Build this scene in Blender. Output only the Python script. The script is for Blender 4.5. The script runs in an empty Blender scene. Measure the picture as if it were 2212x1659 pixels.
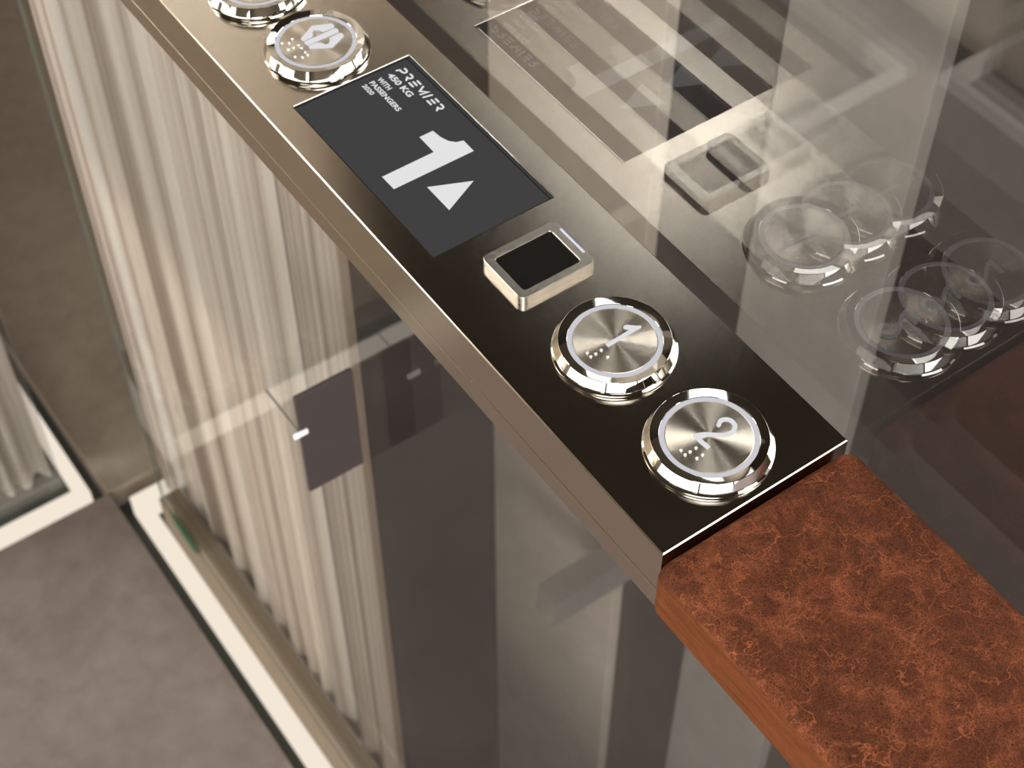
import bpy, bmesh, math, random
from mathutils import Vector, Matrix
random.seed(7)
sc = bpy.context.scene
C = sc.collection
PI = math.pi
T = 1.0            # height of the control panel's top face above the floor

# ------------------------------------------------------------------ materials
def mat(name):
    m = bpy.data.materials.new(name); m.use_nodes = True
    nt = m.node_tree; nt.nodes.clear()
    out = nt.nodes.new('ShaderNodeOutputMaterial')
    return m, nt, out
def N(nt, typ, **kw):
    n = nt.nodes.new(typ)
    for k, v in kw.items():
        if k in n.inputs: n.inputs[k].default_value = v
        else: setattr(n, k, v)
    return n
def L(nt, a, b): nt.links.new(a, b)
def mth(nt, op, a, b=None, c=None, clamp=False):
    n = nt.nodes.new('ShaderNodeMath'); n.operation = op; n.use_clamp = clamp
    for i, v in enumerate((a, b, c)):
        if v is None: continue
        if hasattr(v, 'node'): L(nt, v, n.inputs[i])
        else: n.inputs[i].default_value = v
    return n.outputs[0]
def ramp(nt, fac, stops, interp='LINEAR'):
    r = nt.nodes.new('ShaderNodeValToRGB'); r.color_ramp.interpolation = interp
    el = r.color_ramp.elements
    while len(el) < len(stops): el.new(0.5)
    for e, (p, c) in zip(el, stops):
        e.position = p; e.color = (*c, 1) if len(c) == 3 else c
    L(nt, fac, r.inputs[0]); return r.outputs[0]
def pbsdf(nt, out, **kw):
    b = N(nt, 'ShaderNodeBsdfPrincipled', **kw); L(nt, b.outputs[0], out.inputs[0]); return b
def objco(nt, scale=(1, 1, 1), loc=(0, 0, 0)):
    tc = nt.nodes.new('ShaderNodeTexCoord'); mp = nt.nodes.new('ShaderNodeMapping')
    mp.inputs['Scale'].default_value = scale; mp.inputs['Location'].default_value = loc
    L(nt, tc.outputs['Object'], mp.inputs[0]); return mp.outputs[0]
def noise(nt, co, scale, detail=3, rough=.5, dist=0):
    n = N(nt, 'ShaderNodeTexNoise', Scale=scale, Detail=detail, Roughness=rough, Distortion=dist)
    L(nt, co, n.inputs['Vector']); return n.outputs['Fac']
def bump(nt, h, strength, dist):
    b = N(nt, 'ShaderNodeBump', Strength=strength, Distance=dist); L(nt, h, b.inputs['Height']); return b.outputs[0]

def simple(name, col, rough=.5, metal=0., spec=.5, grain=None):
    m, nt, out = mat(name)
    b = pbsdf(nt, out, **{'Base Color': (*col, 1), 'Roughness': rough, 'Metallic': metal, 'Specular IOR Level': spec})
    if grain:
        L(nt, bump(nt, noise(nt, objco(nt), grain[0], 2), grain[1], .0001), b.inputs['Normal'])
    return m
def emis(name, col, s=1.0):
    m, nt, out = mat(name)
    e = N(nt, 'ShaderNodeEmission', Color=(*col, 1), Strength=s); L(nt, e.outputs[0], out.inputs[0]); return m

def bronze_mat():
    m, nt, out = mat('satin_bronze')
    g = noise(nt, objco(nt), 5200, 2, .6)
    b = N(nt, 'ShaderNodeBsdfGlossy'); b.distribution = 'BECKMANN'
    L(nt, ramp(nt, g, [(.3, (.54, .485, .41)), (.7, (.64, .58, .495))]), b.inputs['Color'])
    L(nt, mth(nt, 'MULTIPLY_ADD', g, .08, .165), b.inputs['Roughness'])
    L(nt, bump(nt, g, .05, .00004), b.inputs['Normal'])
    L(nt, b.outputs[0], out.inputs[0])
    return m
def brushed_mat():
    m, nt, out = mat('circular_brushed_nickel')
    co = objco(nt)
    g = noise(nt, co, 5200, 2, .6)
    b = pbsdf(nt, out, **{'Metallic': 1.0, 'Roughness': .26, 'Anisotropic': .96})
    tg = nt.nodes.new('ShaderNodeTangent'); tg.direction_type = 'RADIAL'; tg.axis = 'Z'
    L(nt, tg.outputs[0], b.inputs['Tangent'])
    L(nt, ramp(nt, g, [(.3, (.60, .545, .465)), (.7, (.70, .645, .56))]), b.inputs['Base Color'])
    return m
def leather_mat(side=False):
    m, nt, out = mat('cracked_leather_side' if side else 'cracked_leather')
    sc_ = (1000, 1000, 1000)                          # work in millimetres
    co = objco(nt, sc_)
    def warp(src, scale, amt, det=3):
        w = N(nt, 'ShaderNodeTexNoise', Scale=scale, Detail=det, Roughness=.6); L(nt, src, w.inputs['Vector'])
        k = nt.nodes.new('ShaderNodeVectorMath'); k.operation = 'MULTIPLY_ADD'
        L(nt, w.outputs['Color'], k.inputs[0]); k.inputs[1].default_value = (amt,) * 3; L(nt, src, k.inputs[2])
        return k.outputs[0]
    def crack(src, scale, width, off):
        mp = nt.nodes.new('ShaderNodeMapping'); mp.inputs['Location'].default_value = (off, off * .7, off * .2)
        L(nt, src, mp.inputs[0])
        n = N(nt, 'ShaderNodeTexVoronoi', Scale=scale, Randomness=1.0); n.feature = 'DISTANCE_TO_EDGE'
        L(nt, mp.outputs[0], n.inputs['Vector'])
        return mth(nt, 'SUBTRACT', 1.0, mth(nt, 'DIVIDE', n.outputs['Distance'], width), clamp=True)
    wa = warp(warp(co, .07, 26), .5, 3.2)
    wb = warp(warp(co, .25, 7), 1.6, 1.1)
    big = crack(wa, .045, .018, 3)
    mid = mth(nt, 'MAXIMUM', crack(wa, .11, .030, 31), crack(wa, .17, .036, 57))
    fine = mth(nt, 'MAXIMUM', crack(wb, .85, .12, 7), mth(nt, 'MULTIPLY', crack(wb, 1.9, .20, 19), .8))
    def mask(scale, k, o, loc=0):
        mp = nt.nodes.new('ShaderNodeMapping'); mp.inputs['Location'].default_value = (loc, loc, 0); L(nt, co, mp.inputs[0])
        return mth(nt, 'MULTIPLY_ADD', noise(nt, mp.outputs[0], scale, 3, .6), k, o, clamp=True)
    nearbig = mth(nt, 'MAXIMUM', crack(wa, .045, .22, 3), mth(nt, 'MULTIPLY', crack(wa, .11, .2, 31), .7))
    zone = mth(nt, 'MULTIPLY', mask(.07, 5, -2.1), nearbig, clamp=True)
    micro = noise(nt, co, 2.2, 3, .7)
    v = mth(nt, 'MULTIPLY', big, mask(.09, 4, -1.1, 9))
    v = mth(nt, 'MAXIMUM', v, mth(nt, 'MULTIPLY', mid, mth(nt, 'MULTIPLY', mask(.12, 5, -2.0, 31), .9)))
    v = mth(nt, 'MAXIMUM', v, mth(nt, 'MULTIPLY', fine, mth(nt, 'MULTIPLY_ADD', zone, .70, .36)))
    v = mth(nt, 'MULTIPLY', v, mth(nt, 'MULTIPLY_ADD', micro, 2.6, -.45), clamp=True)
    tone = noise(nt, co, .06, 3, .6)
    grain = noise(nt, co, 3.5, 3, .75)
    f = mth(nt, 'MULTIPLY_ADD', zone, .22, mth(nt, 'MULTIPLY_ADD', tone, .45, mth(nt, 'MULTIPLY_ADD', grain, 1.3, -.66)))
    st = noise(nt, objco(nt, (500, 60, 900)), 1.0, 4, .65)
    if side: f = mth(nt, 'MULTIPLY_ADD', st, 1.5, -.35)
    base = ramp(nt, f, [(0, (.011, .0031, .0013)), (.8, (.052, .0135, .0046))] if not side else [(0, (.034, .0100, .0032)), (.8, (.118, .034, .0100))])
    mx = nt.nodes.new('ShaderNodeMix'); mx.data_type = 'RGBA'
    L(nt, mth(nt, 'MULTIPLY', v, .25 if side else .80), mx.inputs[0]); L(nt, base, mx.inputs[6]); mx.inputs[7].default_value = (.26, .078, .030, 1)
    b = pbsdf(nt, out, **{'Roughness': .42, 'Specular IOR Level': .06})
    L(nt, mx.outputs[2], b.inputs['Base Color'])
    L(nt, mth(nt, 'MULTIPLY_ADD', grain, .25, .30), b.inputs['Roughness'])
    h = mth(nt, 'MULTIPLY_ADD', v, .5, mth(nt, 'MULTIPLY', noise(nt, co, 1.5, 4, .65), .9))
    L(nt, bump(nt, h, .55, .00035), b.inputs['Normal'])
    return m
def stone_mat(name, c0, c1, c2, rough=.55):
    m, nt, out = mat(name)
    co = objco(nt)
    a = noise(nt, co, 9, 6, .62, .8); s = noise(nt, co, 42, 4, .6, .3); q = noise(nt, co, 3.0, 3, .5)
    f = mth(nt, 'MULTIPLY_ADD', s, .38, mth(nt, 'MULTIPLY', mth(nt, 'ADD', a, q), .31))
    b = pbsdf(nt, out, **{'Roughness': rough, 'Specular IOR Level': .3})
    L(nt, ramp(nt, f, [(.34, c0), (.5, c1), (.66, c2)]), b.inputs['Base Color'])
    return m
def fabric_mat(axis, name, through=.3):
    # sheer pleated cloth: fine vertical yarn stripes, a few gold threads
    m, nt, out = mat(name)
    def stripes(scale, loc):
        s = [0, 0, 0]; s[axis] = 1
        return noise(nt, objco(nt, tuple(s), (loc, loc, 0)), scale, 2, .55)
    a = stripes(75, 1.3); c = stripes(300, 4.1)
    f = mth(nt, 'MULTIPLY_ADD', c, .35, mth(nt, 'MULTIPLY', a, .65))
    col = ramp(nt, f, [(.38, (.33, .255, .19)), (.46, (.66, .575, .50)), (.53, (.88, .82, .73)), (.66, (.95, .925, .88))])
    b = N(nt, 'ShaderNodeBsdfPrincipled', Roughness=.9); b.inputs['Specular IOR Level'].default_value = .05
    L(nt, col, b.inputs['Base Color'])
    t = nt.nodes.new('ShaderNodeBsdfTranslucent'); L(nt, col, t.inputs['Color'])
    mx = N(nt, 'ShaderNodeMixShader'); mx.inputs[0].default_value = through
    L(nt, b.outputs[0], mx.inputs[1]); L(nt, t.outputs[0], mx.inputs[2]); L(nt, mx.outputs[0], out.inputs[0])
    return m
def glass_mat(name, tint, ior=1.48):
    # clear sheet: straight-through transmission plus a mirror reflection at every face
    m, nt, out = mat(name)
    geo = nt.nodes.new('ShaderNodeNewGeometry')
    fr = nt.nodes.new('ShaderNodeFresnel')
    L(nt, mth(nt, 'MULTIPLY_ADD', geo.outputs['Backfacing'], 1 / ior - ior, ior), fr.inputs['IOR'])
    tr = N(nt, 'ShaderNodeBsdfTransparent', Color=(*tint, 1))
    gl = N(nt, 'ShaderNodeBsdfGlossy', Color=(1, 1, 1, 1), Roughness=0.0)
    mx = N(nt, 'ShaderNodeMixShader'); L(nt, mth(nt, 'MULTIPLY_ADD', fr.outputs[0], .12, .085), mx.inputs[0])     # coated sheet: weaker rise towards grazing
    L(nt, tr.outputs[0], mx.inputs[1]); L(nt, gl.outputs[0], mx.inputs[2]); L(nt, mx.outputs[0], out.inputs[0])
    return m

M = {}
M['bronze'] = bronze_mat()
M['nickel'] = brushed_mat()
M['chrome'] = simple('polished_chrome', (.78, .765, .73), .035, 1.)
M['satin'] = simple('satin_steel', (.46, .425, .375), .27, 1., grain=(4000, .08))
M['leather'] = leather_mat()
M['leather_side'] = leather_mat(True)
M['screen'] = None
m = emis('screen_grey', (.0525, .0525, .0535), 1.0)
M['screen'] = m
M['screen_white'] = emis('screen_white', (.77, .77, .775), 1.0)
M['glyph'] = emis('backlit_white', (.76, .75, .77), 1.0)
M['halo'] = emis('backlit_ring', (.60, .595, .635), 1.0)
M['indicator'] = emis('indicator_light', (.74, .74, .90), 1.0)
M['lens'] = simple('black_glass', (.004, .0035, .0025), .5, 0, .06, grain=(4000, .3))
M['dark'] = simple('black_gap', (.012, .012, .010), .6, 0, .2)
M['channel'] = simple('dark_channel_metal', (.030, .034, .026), .4, .3)
M['shoe'] = simple('bronze_shoe', (.16, .125, .085), .7, 0, .15)
M['slab'] = stone_mat('taupe_stone', (.088, .067, .056), (.121, .096, .083), (.154, .125, .110))
M['brown_stone'] = stone_mat('brown_stone', (.135, .108, .079), (.170, .138, .104), (.205, .168, .129))
M['led'] = emis('warm_led', (1.0, .885, .745), .90)
M['curtain'] = fabric_mat(1, 'sheer_curtain_lengthwise')
M['curtain_x'] = fabric_mat(0, 'sheer_curtain_crosswise', .08)
M['glass'] = glass_mat('clear_glass', (.90, .90, .895))
M['edge'] = simple('green_glass_edge', (.075, .088, .068), .3, 0, .5)
M['green'] = simple('dark_green_refraction', (.006, .05, .018), .25, 0, .5)
M['wall_dark'] = stone_mat('dark_plum_wall', (.016, .0115, .0112), (.021, .0155, .0150), (.028, .021, .0205), .6)
M['wall_light'] = stone_mat('taupe_wall', (.42, .36, .31), (.48, .42, .36), (.54, .475, .41), .6)
M['wall_grey'] = stone_mat('grey_wall', (.19, .172, .160), (.22, .20, .186), (.25, .228, .213), .6)
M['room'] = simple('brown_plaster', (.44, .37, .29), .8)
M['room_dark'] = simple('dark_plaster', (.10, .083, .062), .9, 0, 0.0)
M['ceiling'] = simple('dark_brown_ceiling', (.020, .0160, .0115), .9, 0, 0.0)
M['lamp'] = emis('lamp_diffuser', (1, .985, .96), 105)
M['lamp1'] = emis('window_daylight_front', (1, .98, .95), 16)
M['fill_left'] = emis('fill_daylight', (1, .97, .93), 16)
M['lamp2'] = emis('lamp_diffuser_soft', (1, .975, .93), 24)
M['lamp4'] = emis('window_daylight_right', (1, .98, .95), 15)
M['fill_cabin'] = emis('cabin_fill_diffuser', (1, .98, .95), 20)
M['fill_backlight'] = emis('fill_backlight_diffuser', (1, .97, .93), 5)
M['lamp5'] = emis('window_daylight_rear', (1, .985, .95), 14)
M['plum'] = simple('dark_plum_metal', (.035, .027, .026), .5, .0, .2)
M['rodtip'] = simple('pale_steel', (.75, .75, .8), .5, .2)
M['lamp_frame'] = simple('lamp_frame_metal', (.1, .095, .09), .4, .6)

# ------------------------------------------------------------------ helpers
def link(name, me, m, parent=None):
    o = bpy.data.objects.new(name, me); C.objects.link(o)
    if m is not None and not me.materials: me.materials.append(m)
    if parent: o.parent = parent
    return o
def obj(name, bm, m, parent=None, smooth=False):
    me = bpy.data.meshes.new(name); bmesh.ops.recalc_face_normals(bm, faces=bm.faces); bm.to_mesh(me); bm.free()
    if smooth:
        for p in me.polygons: p.use_smooth = True
    return link(name, me, m, parent)
def tag(o, label=None, cat=None, group=None, kind=None):
    if label: o['label'] = label
    if cat: o['category'] = cat
    if group: o['group'] = group
    if kind: o['kind'] = kind
    return o
def empty(name, loc, label, cat, group=None):
    o = bpy.data.objects.new(name, None); C.objects.link(o); o.location = loc; o.empty_display_size = .02
    return tag(o, label, cat, group)
def box(x0, x1, y0, y1, z0, z1, bev=0, seg=2, bm=None):
    bm2 = bmesh.new()
    bmesh.ops.create_cube(bm2, size=1)
    for v in bm2.verts:
        v.co = Vector(((x0 + x1) / 2 + v.co.x * (x1 - x0), (y0 + y1) / 2 + v.co.y * (y1 - y0), (z0 + z1) / 2 + v.co.z * (z1 - z0)))
    if bev: bmesh.ops.bevel(bm2, geom=bm2.edges[:], offset=bev, segments=seg, profile=.5, affect='EDGES')
    if bm is None: return bm2
    me = bpy.data.meshes.new('tmp'); bm2.to_mesh(me); bm2.free(); bm.from_mesh(me); bpy.data.meshes.remove(me)
    return bm
def rrect(x0, x1, y0, y1, r, seg=6):
    pts = []
    for cx, cy, a0 in ((x1 - r, y1 - r, 0), (x0 + r, y1 - r, 90), (x0 + r, y0 + r, 180), (x1 - r, y0 + r, 270)):
        for i in range(seg + 1):
            a = math.radians(a0 + 90 * i / seg); pts.append((cx + r * math.cos(a), cy + r * math.sin(a)))
    return pts
def loft(rings, close=True, cap0=False, cap1=False, bm=None):
    """rings: list of lists of 3-D points (same length) joined in order"""
    bm = bm or bmesh.new()
    R = [[bm.verts.new(p) for p in r] for r in rings]
    n = len(R[0])
    for a, b_ in zip(R, R[1:]):
        for i in range(n if close else n - 1):
            j = (i + 1) % n
            bm.faces.new((a[i], a[j], b_[j], b_[i]))
    if cap0: bm.faces.new(R[0])
    if cap1: bm.faces.new(R[-1])
    return bm
def lathe(prof, n=128, cap0=False, cap1=False):
    rings = [[(r * math.cos(2 * PI * i / n), r * math.sin(2 * PI * i / n), z) for i in range(n)] for r, z in prof]
    return loft(rings, True, cap0, cap1)
def prism(poly, z0, z1, bm=None):
    bm = bm or bmesh.new()
    return loft([[(x, y, z0) for x, y in poly], [(x, y, z1) for x, y in poly]], True, True, True, bm)
def stroke(pts, w, z0, z1, bm=None, round_=True):
    """ribbon of constant width along a polyline, extruded z0..z1"""
    bm = bm or bmesh.new()
    P = [Vector((x, y)) for x, y in pts]
    Lf, Rt = [], []
    for i, p in enumerate(P):
        a = (P[i] - P[i - 1]).normalized() if i else (P[1] - P[0]).normalized()
        b_ = (P[i + 1] - P[i]).normalized() if i < len(P) - 1 else a
        t = (a + b_).normalized() if (a + b_).length > 1e-6 else a
        nn = Vector((-t.y, t.x)); k = min(1 / max(.45, nn.dot(Vector((-a.y, a.x)))), 2)
        Lf.append(p + nn * w / 2 * k); Rt.append(p - nn * w / 2 * k)
    for i in range(len(P) - 1):
        prism([tuple(Lf[i]), tuple(Lf[i + 1]), tuple(Rt[i + 1]), tuple(Rt[i])], z0, z1, bm)
    if round_:
        for e in (P[0], P[-1]):
            prism([(e.x + w / 2 * math.cos(a * PI / 8), e.y + w / 2 * math.sin(a * PI / 8)) for a in range(16)], z0, z1 - 2e-6, bm)
    return bm
def smooth_line(pts, k=4):
    """Catmull-Rom through the points"""
    P = [Vector(p) for p in pts]; P = [P[0] * 2 - P[1]] + P + [P[-1] * 2 - P[-2]]
    o = []
    for i in range(1, len(P) - 2):
        for j in range(k):
            t = j / k
            o.append(tuple(.5 * ((2 * P[i]) + (P[i + 1] - P[i - 1]) * t + (2 * P[i - 1] - 5 * P[i] + 4 * P[i + 1] - P[i + 2]) * t * t
                           + (-P[i - 1] + 3 * P[i] - 3 * P[i + 1] + P[i + 2]) * t ** 3)))
    o.append(tuple(P[-2])); return o
def text_bm(s, x0, x1, y0, y1, z0, z1, bold=.03):
    """lettering that reads towards -Y with its top towards +X, fitted into the box"""
    cu = bpy.data.curves.new('t', 'FONT'); cu.body = s; cu.offset = bold; cu.resolution_u = 4
    o = bpy.data.objects.new('t', cu); C.objects.link(o)
    dg = bpy.context.evaluated_depsgraph_get(); dg.update()
    me = bpy.data.meshes.new_from_object(o.evaluated_get(dg))
    bpy.data.objects.remove(o); bpy.data.curves.remove(cu)
    bm = bmesh.new(); bm.from_mesh(me); bpy.data.meshes.remove(me)
    xs = [v.co.x for v in bm.verts]; ys = [v.co.y for v in bm.verts]
    a, b_, c, d = min(xs), max(xs), min(ys), max(ys)
    for v in bm.verts:
        u = (v.co.x - a) / (b_ - a); h = (v.co.y - c) / (d - c)
        v.co = Vector((x0 + (x1 - x0) * h, y1 + (y0 - y1) * u, z1))
    return bm
mmm = lambda pts: [(x / 1000, y / 1000) for x, y in pts]

# ------------------------------------------------------------------ the control panel (one thing)
W = .070; Y1 = .62
panel = empty('elevator_console', (0, 0, T), 'bronze control panel with screen, card reader and round buttons on the rail', 'control panel')
sx0, sx1, sy0, sy1 = -.0596, -.01045, .1325, .2229        # screen opening
# top plate: U-shaped cover with an opening for the screen
def cover():
    bm = bmesh.new(); c = .0004
    xs = [-W, sx0, sx1, 0]; ys = [0, sy0, sy1, Y1]
    xs2 = [-W + c] + xs[1:3] + [-c]; ys2 = [c] + ys[1:3] + [Y1 - c]
    g = [[bm.verts.new((x, y, 0)) for y in ys2] for x in xs2]
    for i in range(3):
        for j in range(3):
            if i == 1 and j == 1: continue
            bm.faces.new((g[i][j], g[i + 1][j], g[i + 1][j + 1], g[i][j + 1]))
    # chamfer and skirt down to the groove
    o = [(-W + c, c), (-c, c), (-c, Y1 - c), (-W + c, Y1 - c)]; q = [(-W, 0), (0, 0), (0, Y1), (-W, Y1)]
    k = [g[0][0], g[3][0], g[3][3], g[0][3]]
    border = [[g[i][0] for i in range(4)], [g[3][j] for j in range(4)], [g[i][3] for i in range(3, -1, -1)], [g[0][j] for j in range(3, -1, -1)]]
    a = [bm.verts.new((x, y, -c)) for x, y in q]; b_ = [bm.verts.new((x, y, -.0190)) for x, y in q]
    for s in range(4):
        t = (s + 1) % 4
        bm.faces.new([*border[s], a[t], a[s]]); bm.faces.new((a[s], a[t], b_[t], b_[s]))
    return bm
obj('top_cover', cover(), M['bronze'], panel)
obj('lower_housing', box(-W, 0, 0.0002, Y1, -.0285, -.0194, .0003), M['bronze'], panel)
obj('seam', box(-W + .0005, -.0005, .0006, Y1 - .0006, -.0200, -.0189), M['dark'], panel)
# display: bright bevelled edge, dark gap, grey screen
disp = loft([[(x, y, z) for x, y in ((sx0 + d, sy0 + d), (sx1 - d, sy0 + d), (sx1 - d, sy1 - d), (sx0 + d, sy1 - d))] for d, z in
             ((0, 0), (.0003, .00012), (.00042, -.0001), (.00042, -.0013))])
dp = obj('display_bezel', disp, M['chrome'], panel); dp['label'] = 'thin polished edge round the screen'
scr = obj('screen', box(sx0 + .0003, sx1 - .0003, sy0 + .0003, sy1 - .0003, -.0035, -.0012), M['screen'], dp)
scr['label'] = 'flat dark grey lit screen'
li = obj('inner_trim', loft([[(x, y, z) for x, y in ((sx0 + d, sy0 + d), (sx1 - d * 2.4, sy0 + d), (sx1 - d * 2.4, sy1 - d), (sx0 + d, sy1 - d))] for d, z in
          ((.00044, -.00118), (.00046, -.00095), (.00060, -.00095), (.00062, -.00118))]), M['chrome'], dp)
zs0, zs1 = -.0012, -.00115
one = [(-52.2, 175.4), (-52.1, 168.0), (-19.4, 168.0), (-19.3, 174.4), (-21.9, 175.2), (-23.7, 177.2), (-24.8, 180.3), (-25.3, 184.7), (-30.9, 184.7), (-31.0, 175.5)]
obj('numeral', prism(mmm(one), zs0, zs1), M['screen_white'], dp)['label'] = 'large white figure one'
obj('arrow', prism(mmm([(-42.4, 162.4), (-27.8, 155.8), (-42.4, 148.9)]), zs0, zs1), M['screen_white'], dp)['label'] = 'white arrowhead pointing up'
# wordmark: every letter drawn with round-ended strokes; (s, h) = along the reading direction, cap height 3.5 mm
def wm(pts): return [((-18.55 + h) / 1000, (219.2 - s) / 1000) for s, h in pts]
bow = lambda s, leg: smooth_line([(s, 3.25), (s + 1.0, 3.28), (s + 1.75, 3.05), (s + 2.1, 2.45), (s + 1.85, 1.8), (s + 1.2, 1.45)], 3) + leg
letters = [bow(.9, [(.55, 1.35), (.15, .25)]), bow(4.7, [(4.75 + .75, 1.35), (4.75 + 1.9, .25)]),
           [(9.3, 3.3), (11.4, 3.3)], [(8.9, 1.8), (11.1, 1.8)], [(8.5, .3), (10.9, .3)],
           [(13.0, 3.3), (14.4, .9), (16.6, 3.2), (16.0, .2)], [(18.6, 3.4), (17.9, .2)],
           [(21.1, 3.3), (23.0, 3.3)], [(20.7, 1.8), (22.8, 1.8)], [(20.3, .3), (22.6, .3)], bow(24.6, [(25.4, 1.35), (26.5, .25)])]
bm = bmesh.new()
for k_, l in enumerate(letters): stroke(wm(l), .00078, zs0, zs1 + k_ * 1e-6, bm)
obj('lettering', bm, M['screen_white'], dp)['label'] = 'white wordmark PREMIER'
for s, x0, x1, y0, y1 in (('450 KG', -22.75, -20.1, 204.3, 219.0), ('WITH', -26.85, -24.65, 211.8, 219.2),
                          ('PASSENGERS', -30.15, -27.95, 200.3, 219.1), ('2020', -33.2, -31.2, 213.0, 219.2)):
    obj('lettering', text_bm(s, x0 / 1000, x1 / 1000, y0 / 1000, y1 / 1000, zs0, zs1, .035 if s[0] in '4' else .03), M['screen_white'], dp)['label'] = 'small white words ' + s

# card reader
rx0, rx1, ry0, ry1 = -.0484, -.0187, .0987, .1217; ox0, ox1, oy0, oy1 = -.0452, -.0229, .1018, .1184
h = .0032
def rr(x0, x1, y0, y1, r, z, d=0): return [(x, y, z) for x, y in rrect(x0 + d, x1 - d, y0 + d, y1 - d, max(r - d, .0003))]
rd = obj('card_reader', loft([rr(rx0, rx1, ry0, ry1, .0024, 0), rr(rx0, rx1, ry0, ry1, .0024, h - .0003), rr(rx0, rx1, ry0, ry1, .0024, h, .0003),
                              rr(ox0, ox1, oy0, oy1, .0011, h, -.00025), rr(ox0, ox1, oy0, oy1, .0011, h - .00025), rr(ox0, ox1, oy0, oy1, .0011, .0012)]), M['satin'], panel)
rd['label'] = 'satin steel card reader frame'
obj('reader_window', prism(rrect(ox0 - .0001, ox1 + .0001, oy0 - .0001, oy1 + .0001, .0011), .0008, .0021), M['lens'], rd)['label'] = 'black reader window'
obj('indicator_light', prism(rrect(-.02025, -.0194, .1040, .1172, .0004), .0010, h + .00012), M['indicator'], rd)['label'] = 'thin lit white line'

# push buttons: body (bevelled chrome ring) > button_face, light_ring, symbol, braille_dot
body_me = bpy.data.meshes.new('push_button')
bm = lathe([(.0193, 0), (.0197, .0004), (.0197, .0009), (.0191, .0012), (.01915, .0016), (.01925, .0020), (.01915, .0022), (.01775, .0047), (.0176, .0048),
            (.0152, .0043), (.0150, .00425), (.01485, .0041), (.01485, .0030)], 160)
bmesh.ops.recalc_face_normals(bm, faces=bm.faces); bm.to_mesh(body_me); bm.free(); body_me.materials.append(M['chrome'])
for p in body_me.polygons: p.use_smooth = True
def shade_sharp(me, ang=22):
    me.set_sharp_from_angle(angle=math.radians(ang))
shade_sharp(body_me)
face_me = bpy.data.meshes.new('button_face')
bm = lathe([(.01325, .0022), (.01325, .00405), (.0130, .00412), (.0100, .00412), (.0050, .00412), (.0006, .00412), (.00002, .00412)], 160)
bmesh.ops.recalc_face_normals(bm, faces=bm.faces); bm.to_mesh(face_me); bm.free(); face_me.materials.append(M['nickel'])
ring_me = bpy.data.meshes.new('light_ring')
bm = lathe([(.01480, .0022), (.01480, .00395), (.01475, .0040), (.01330, .0040), (.01326, .00395), (.01326, .0022)], 128)
bmesh.ops.recalc_face_normals(bm, faces=bm.faces); bm.to_mesh(ring_me); bm.free(); ring_me.materials.append(M['halo'])
dot_me = bpy.data.meshes.new('braille_dot')
bm = bmesh.new(); bmesh.ops.create_uvsphere(bm, u_segments=20, v_segments=12, radius=.00050); bm.to_mesh(dot_me); bm.free(); dot_me.materials.append(M['chrome'])
for p in dot_me.polygons: p.use_smooth = True
ZF = .00412
def button(cx, cy, label, sym, dots, shift=(0, 0)):
    b_ = link('push_button', body_me, None, panel); b_.location = (cx, cy, 0); b_['label'] = label
    link('button_face', face_me, None, b_)['label'] = 'spun nickel disc'
    link('light_ring', ring_me, None, b_)['label'] = 'pale lit ring'
    if sym: obj('symbol', sym, M['glyph'], b_)['label'] = 'raised white symbol'
    for x, y in dots:
        d = link('braille_dot', dot_me, None, b_); d.location = (x / 1000 - cx + shift[0], y / 1000 - cy + shift[1], ZF + .00012)
    return b_
def glyph(polys, cx, cy, z1=ZF + .00035):
    bm = bmesh.new()
    for k_, q in enumerate(polys): prism([(x / 1000 - cx, y / 1000 - cy) for x, y in q], ZF - .0002, z1 + k_ * 1e-6, bm)
    return bm
B2 = (-.035, .0225); B1 = (-.035, .0680); B3 = (-.0367, .2440); B4 = (-.0367, .2876)
two = smooth_line([(-30.1, 24.2), (-28.6, 25.0), (-27.1, 24.6), (-26.1, 23.2), (-26.3, 21.3), (-27.6, 20.1), (-29.3, 19.8), (-31.2, 20.4), (-33.2, 21.8), (-35.2, 23.5), (-36.7, 24.4), (-38.4, 24.9)], 4)
loc = lambda pts, b_: [(x / 1000 - b_[0], y / 1000 - b_[1]) for x, y in pts]
bm = stroke(loc(two, B2), .00135, ZF - .0002, ZF + .00035); stroke(loc([(-38.4, 25.2), (-38.2, 22), (-37.9, 19.3)], B2), .00135, ZF - .0002, ZF + .000352, bm, False)
sy = .0006    # dots were read on the face plane
button(*B2, 'round chrome button with a raised figure 2', bm, [(-45.1, 23.3), (-45.1, 21.4), (-43.2, 21.4), (-40.9, 21.5), (-43.1, 18.4), (-41.0, 18.4)])
onep = [(-38.4, 68.25), (-38.3, 67.05), (-25.2, 67.4), (-25.0, 68.0), (-26.4, 68.9), (-28.2, 70.7), (-29.4, 70.9), (-29.9, 70.4), (-29.7, 69.8), (-28.6, 68.65)]
button(*B1, 'round chrome button with a raised figure 1', glyph([onep], *B1), [(-45.1, 68.8), (-45.1, 67.0), (-43.2, 67.0), (-40.9, 67.2), (-41.0, 63.9)])
A = [(-40.6, 248.3), (-40.3, 246.7), (-36.9, 246.9), (-36.0, 247.4), (-35.3, 248.5), (-34.9, 249.6), (-33.8, 249.8), (-32.7, 248.9), (-31.8, 247.3), (-27.4, 246.9), (-26.7, 247.8), (-26.9, 249.2), (-33.5, 252.3)]
Bp = [(-40.6, 245.6), (-40.3, 243.8), (-27.1, 243.9), (-26.7, 245.0), (-27.0, 246.2), (-40.2, 246.0)]
Cp = [(x, 2 * 244.95 - y) for x, y in A][::-1]
dots3 = [(-47.3, 250.2), (-43.1, 250.1), (-45.2, 248.6), (-47.3, 245.6), (-45.2, 245.6), (-43.0, 245.7), (-42.9, 243.7), (-43.0, 240.9), (-43.1, 239.1), (-47.3, 240.8), (-45.3, 239.0)]
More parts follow.
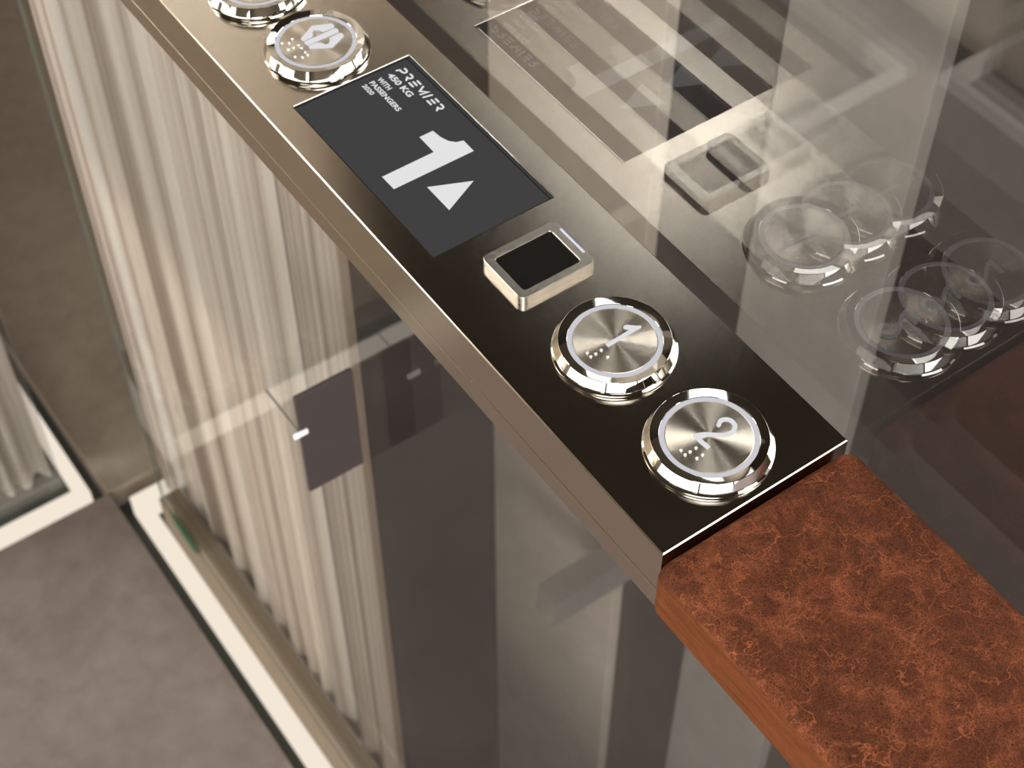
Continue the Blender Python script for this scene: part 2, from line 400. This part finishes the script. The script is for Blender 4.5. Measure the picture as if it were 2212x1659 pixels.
button(*B3, 'round chrome button with a white door symbol beside the screen', glyph([A, Bp, Cp], *B3), dots3)
def moved(q, dy): return [(x, y + dy) for x, y in q]
dy4 = (B4[1] - B3[1]) * 1000
button(*B4, 'topmost round chrome button cut by the picture edge', glyph([moved(A, dy4), moved(Bp, dy4), moved(Cp, dy4)], *B4), moved(dots3[:6], dy4))

# ------------------------------------------------------------------ leather handrail
def handrail():
    bm = bmesh.new(); rings = []
    x0, x1, z0, z1 = -.0748, -.0003, -.0212, .0004
    rt = .0042; ys = [-.0016, -.0018, -.0024, -.0034, -.0050, -.0064] + [-.0064 - .0006 * i for i in range(1, 240)] + [-.1504 - .0030 * i for i in range(1, 130)]
    for y in ys:
        t = max(0., 1 - (-.0016 - y) / .0042); ins = .0040 * (1 - math.sqrt(max(0, 1 - t * t)))
        wob = 0
        ring = []
        ring_def = [(x1 - rt, z1 - rt, 0, 90), (x0 + rt, z1 - rt, 90, 180), (x0 + .002, z0 + .002, 180, 270), (x1 - .002, z0 + .002, 270, 360)]
        for k_, (cx, cz, a0, a1) in enumerate(ring_def):
            r = rt if k_ < 2 else .002
            for i in range(11):
                a = math.radians(a0 + (a1 - a0) * i / 10)
                px, pz = cx + r * math.cos(a), cz + r * math.sin(a)
                if k_ == 1:
                    e = math.sin(PI * i / 10)
                    wob = .00016 * math.sin(y * 2300 + i * .55 + 2.2 * math.sin(y * 330)) * (.6 + .4 * math.sin(y * 610)) + .00016 * math.sin(y * 420 + 1)
                    pz += wob * e; px -= wob * .6 * e
                px = px * (1 - 0) + (-.0375 - px) * ins / .0375 * 1.0
                pz = pz - ins if pz > -.010 else pz + ins
                ring.append((px, y, pz))
        rings.append(ring)
    return loft(rings, True, True, True, bm)
rail = empty('handrail', (0, 0, T), 'brown cracked leather handrail continuing from the end of the control panel', 'handrail')
wrap = obj('leather_wrap', handrail(), M['leather'], rail, True)
wrap.data.materials.append(M['leather_side'])
for p in wrap.data.polygons:
    if p.normal.x < -.9 or (p.normal.z < -.3): p.material_index = 1
obj('core', box(-.066, -.010, -.53, -.0025, -.0285, -.0206, .0005), M['bronze'], rail)['label'] = 'bronze bar under the leather'

# ------------------------------------------------------------------ glass
def pane(name, label, along, p0, a0, a1, z0, z1, t, sheets=2, cat='glass panel'):
    """upright laminated pane; along='y' stands in a plane x=p0.., 'x' in a plane y=p0.."""
    root = empty(name, (p0 if along == 'y' else (a0 + a1) / 2, (a0 + a1) / 2 if along == 'y' else p0, z0), label, cat)
    ox, oy, oz = root.location
    for s in range(sheets):
        q0, q1 = p0 + t * s, p0 + t * (s + 1)
        bm = bmesh.new(); e = .0
        def V(p, a, z): return ((p - ox, a - oy, z - oz) if along == 'y' else (a - ox, p - oy, z - oz))
        f = [[V(q, a, z) for a, z in ((a0, z0), (a1, z0), (a1, z1), (a0, z1))] for q in (q0, q1)]
        v = [[bm.verts.new(c) for c in r] for r in f]
        if s == 0: bm.faces.new(v[0])
        bm.faces.new(v[1][::-1])
        o = obj('front_sheet' if s == 0 else 'rear_sheet', bm, M['glass'], root)
        me = o.data
        # keep outward normals: first sheet faces both ways, the others only away
        bm = bmesh.new(); bm.from_mesh(me)
        for fc in bm.faces:
            c = fc.calc_center_median(); nrm = fc.normal
            ax = 0 if along == 'y' else 1
            want = -1 if (s == 0 and abs(c[ax] - V(q0, 0, 0)[ax]) < 1e-6) else 1
            if nrm[ax] * want < 0: fc.normal_flip()
        bm.to_mesh(me); bm.free()
    # ground edges
    q1 = p0 + t * sheets; e = .0018
    bm = bmesh.new()
    if along == 'y':
        box(p0 - .0002 - ox, p0 + .0016 - ox, a1 - oy, a1 + e - oy, 0, z1 - z0, bm=bm)
    else:
        box(a1 - ox, a1 + .0004 - ox, p0 - oy, p0 + .001 - oy, 0, z1 - z0, bm=bm)
    obj('ground_edge', bm, M['edge'], root)['label'] = 'thin green ground edge'
    return root
GX = .0038; GT = .0094
g1 = pane('glass_panel', 'tall clear glass panel beside the rail mirroring buttons and screen', 'y', GX, -1.2, .777, .006, 2.15, GT)
o = obj('base_shoe', box(.0022 - GX, .0250 - GX, -1.2 + .2115, .785 + .2115, .0, .0490, .0006), M['shoe'], g1)
o['label'] = 'slim bronze base channel'
# dark green clip low on the pane, a solid standing in for refraction at the glass edge
bm = bmesh.new(); bmesh.ops.create_uvsphere(bm, u_segments=24, v_segments=12, radius=1)
for v in bm.verts: v.co = Vector((v.co.x * .0020, v.co.y * .028, v.co.z * .010))
for v in bm.verts: v.co.z += v.co.y * .12
for v in bm.verts: v.co += Vector((-.0021, .7300 + .2115, .0560))
lozenge = obj('green_refraction', bm, M['green'], g1, True); lozenge['label'] = 'small dark green clip imitating glass-edge refraction near the foot'

g2 = pane('glass_panel', 'glass panel across the landing in front of the pale curtain', 'x', .8905, -1.05, -.062, .006, 1.95, .006)
g3 = pane('glass_panel', 'far glass side panel mirrored at the right edge of the picture', 'y', -1.185, -1.2, .80, .006, 2.15, .009)

# ------------------------------------------------------------------ curtains
def curtain(name, label, along, p, a0, a1, z0, z1, amp, m, seed, period=.030, keep=1):
    rnd = random.Random(seed); bm = bmesh.new(); pts = []; a = a0; ph = 0.0
    n = int((a1 - a0) / .0016)
    ph = rnd.random() * 6; k = period
    for i in range(n + 1):
        a = a0 + (a1 - a0) * i / n
        if i % 17 == 0: k = period * rnd.uniform(.6, 1.7)
        ph += 2 * PI * .0016 / k
        d = amp * (.5 + .5 * math.sin(ph)) ** 1.3
        pts.append((a, p + keep * d))
    lo = []; hi = []
    for a, q in pts:
        c = (q, a) if along == 'y' else (a, q)
        lo.append((c[0], c[1], z0)); hi.append((c[0], c[1], z1))
    loft([lo, hi], False, bm=bm)
    bmesh.ops.recalc_face_normals(bm, faces=bm.faces)
    c0 = Vector((p, (a0 + a1) / 2, z0)) if along == 'y' else Vector(((a0 + a1) / 2, p, z0))
    for v in bm.verts: v.co -= c0
    o = obj(name, bm, m, None, True); o.location = c0
    md = o.modifiers.new('thickness', 'SOLIDIFY'); md.thickness = .0006; md.offset = 0
    return tag(o, label, 'curtain')
curtain('pleated_curtain', 'long beige pleated sheer curtain hanging close behind the clear glass panel', 'y', .0270, .3840, .8620, .0, 2.3, .010, M['curtain'], 3, .034)
curtain('pleated_curtain', 'narrow beige pleated curtain at the left picture edge behind the landing glass', 'x', .9100, -.256, -.066, .004, 2.1, .016, M['curtain_x'], 5, .026)
curtain('pleated_curtain', 'beige pleated curtain running back along the landing beside the brown floor', 'y', -.064, .935, 1.90, .004, 2.1, .012, M['curtain'], 9, .03, -1)

# ------------------------------------------------------------------ setting
def struct(name, bm, m): o = obj(name, bm, m); o['kind'] = 'structure'; return o
struct('floor', box(-1.128, -.0265, -1.6, .8600, -.03, 0), M['slab'])
struct('floor', box(-.0275, 1.58, .8625, 1.94, -.03, 0), M['brown_stone'])
struct('floor', box(-1.05, -.085, .930, 1.94, -.03, 0), M['brown_stone'])
struct('floor', box(-3.0, -1.21, -1.6, 1.94, -.03, 0), M['brown_stone'])
struct('trim_1', box(-1.21, .0245, -1.6, .8615, -.045, -.031), M['channel'])
struct('trim_2', box(-1.21, -.0285, .8615, 1.94, -.045, -.031), M['channel'])
struct('wall_right', box(.260, .34, -1.3, .8620, -1.6, 1.02), M['wall_dark'])
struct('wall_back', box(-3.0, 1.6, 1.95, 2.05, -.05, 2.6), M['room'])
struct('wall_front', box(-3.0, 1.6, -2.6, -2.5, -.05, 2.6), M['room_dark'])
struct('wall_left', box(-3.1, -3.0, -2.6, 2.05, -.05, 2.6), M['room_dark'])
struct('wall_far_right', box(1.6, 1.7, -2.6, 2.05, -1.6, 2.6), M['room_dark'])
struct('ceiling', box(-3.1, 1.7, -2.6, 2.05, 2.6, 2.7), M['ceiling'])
def single(name, bm, m, label, cat, smooth=False, group=None):
    return tag(obj(name, bm, m, None, smooth), label, cat, group)
single('wall_panel', box(.250, .2602, .3755, .5555, -1.55, 1.0, .001), M['wall_light'], 'upright taupe stone panel behind the glass, left of the grey one', 'wall panel')
single('wall_panel', box(.250, .2602, .1850, .2845, -1.55, 1.0, .001), M['wall_grey'], 'narrow upright grey stone panel behind the glass at right', 'wall panel')
# small dark plate fixed to the cabin face of the pane, with a thin rod behind it
bx = empty('control_box', (.0034, .3262, T - .3770), 'small dark plum box fixed to the glass below the rail, with a thin silver-tipped rod', 'box')
obj('box_body', box(-.0360, .0, .0, .0030, .0, .0850, .0006), M['plum'], bx)
rod = lathe([(.0007, .0), (.0007, .037)], 16, True, True)
for v in rod.verts: v.co = Vector((v.co.x - .0363, v.co.z + .0, v.co.y + .0560))
obj('rod', rod, M['lamp_frame'], bx)
obj('rod_tip', box(-.0405, -.0318, -.0016, .0, .0543, .0578, .0004), M['rodtip'], bx)['label'] = 'small silver rod tip'
# support arm reaching across the gap
single('support_arm', box(.178, .2602, .3650, .3900, T - .7860, T - .7530, .0008), M['wall_grey'], 'short horizontal grey bar fixed to the taupe wall panel below the rail', 'bar')

def led(name, rects, label):
    bm = bmesh.new()
    for r in rects: box(*r, bm=bm)
    return single(name, bm, M['led'], label, 'light strip')
t_ = .0145
def lstrip(pts, z0=-.030, z1=.0008, w=t_):
    """mitred L strip: centre line points"""
    bm = bmesh.new(); stroke(pts, w, z0, z1, bm, False); return bm
single('floor_light_strip', lstrip([(-.0045, -1.2), (-.0045, .8355), (.236, .8355)]), M['led'], 'glowing warm floor strip along the foot of the clear glass panel', 'light strip')
single('floor_light_strip', lstrip([(-1.108, 1.9), (-1.108, .8785), (-.0475, .8785), (-.0475, 1.9)], w=.0118), M['led'], 'glowing warm floor strip framing the landing beneath the narrow curtain', 'light strip')
single('floor_light_strip', lstrip([(-1.151, -1.2), (-1.151, .8345), (-2.2, .8345)]), M['led'], 'glowing warm floor strip by the far glass side panel', 'light strip')

# ------------------------------------------------------------------ lamps
def ceiling_lamp(cx, cy, sx, sy_, m, label, z=2.6):
    r = empty('ceiling_light', (cx, cy, z), label, 'ceiling light', 'square ceiling lights')
    obj('diffuser', box(-sx / 2, sx / 2, -sy_ / 2, sy_ / 2, -.020, -.012), m, r)
    bm = bmesh.new(); f = .02
    for a in ((-sx / 2 - f, -sx / 2, -sy_ / 2 - f, sy_ / 2 + f), (sx / 2, sx / 2 + f, -sy_ / 2 - f, sy_ / 2 + f), (-sx / 2, sx / 2, -sy_ / 2 - f, -sy_ / 2), (-sx / 2, sx / 2, sy_ / 2, sy_ / 2 + f)):
        box(*a, -.024, 0, bm=bm)
    obj('lamp_frame', bm, M['lamp_frame'], r)
ceiling_lamp(-1.24, 1.58, .38, .60, M['lamp'], 'bright square ceiling light over the landing')
ceiling_lamp(.34, .22, .36, .36, M['lamp2'], 'soft ceiling light over the cabin')
r = empty('window_light', (1.6, -.05, 2.0), 'tall bright window on the far right wall', 'window')
obj('window_diffuser', box(-.02, -.01, -.45, .45, -.5, .5), M['lamp4'], r)
obj('window_frame', box(-.012, 0, -.5, .5, -.55, .55), M['lamp_frame'], r)

r = empty('window_light', (-3.0, .1, .98), 'wide added window on the far left wall, unseen, brightening the curtains', 'window')  # window added out of view to throw light on the curtains
obj('window_diffuser', box(.010, .02, -2.45, 1.35, -.58, .58), M['fill_left'], r)
obj('window_frame', box(0, .012, -2.5, 1.4, -.63, .63), M['lamp_frame'], r)

r = empty('window_light', (-1.93, 1.95, 1.9), 'tall bright window on the rear wall of the landing', 'window')
obj('window_diffuser', box(-.35, .35, -.02, -.01, -.6, .6), M['lamp5'], r)
obj('window_frame', box(-.4, .4, -.012, 0, -.65, .65), M['lamp_frame'], r)
r = empty('window_light', (1.20, -2.5, 2.1), 'small bright window high on the front wall at the right', 'window')
obj('window_diffuser', box(-.35, .35, .01, .02, -.38, .38), M['lamp1'], r)
obj('window_frame', box(-.39, .39, 0, .012, -.42, .42), M['lamp_frame'], r)
r = empty('window_light', (-1.45, -2.5, 1.15), 'large bright window low on the front wall behind the camera', 'window')
obj('window_diffuser', box(-1.40, 1.40, .01, .02, -.6, .6), M['lamp1'], r)
obj('window_frame', box(-1.45, 1.45, 0, .012, -.65, .65), M['lamp_frame'], r)

ceiling_lamp(-.75, -.75, .7, .7, M['fill_cabin'], 'large added fill light over the middle of the cabin, unseen')  # extra lamp out of view, added to brighten the cabin floor
r = empty('wall_light', (.066, .62, .05), 'added unseen luminous panel low behind the long pleated curtain to brighten it', 'fill light')  # unseen glowing panel added to brighten the curtain from behind
obj('fill_diffuser', box(-.008, -.004, -.13, .20, .0, .42), M['fill_backlight'], r)
obj('fill_frame', box(-.005, .0, -.135, .21, -.01, .43), M['lamp_frame'], r)

# ------------------------------------------------------------------ world, camera
w = bpy.data.worlds.new('world'); sc.world = w; w.use_nodes = True
w.node_tree.nodes['Background'].inputs[0].default_value = (.9, .92, 1, 1); w.node_tree.nodes['Background'].inputs[1].default_value = .05
cam = bpy.data.cameras.new('camera'); co = bpy.data.objects.new('camera', cam); C.objects.link(co)
co.location = (-.24954, -.18098, .38559 + T)
co.rotation_euler = (math.radians(90 - 50.9189), 0, math.radians(-35.2140))
cam.sensor_width = 36; cam.lens = 3524.77 / 2212 * 36; cam.clip_start = .01; cam.clip_end = 50
cam.dof.use_dof = True; cam.dof.focus_distance = .485; cam.dof.aperture_fstop = 26
sc.camera = co
vs = sc.view_settings; vs.view_transform = 'Standard'; vs.look = 'None'; vs.gamma = 1; vs.use_curve_mapping = False; vs.exposure = 0
sc.cycles.max_bounces = 16; sc.cycles.transparent_max_bounces = 24; sc.cycles.glossy_bounces = 8
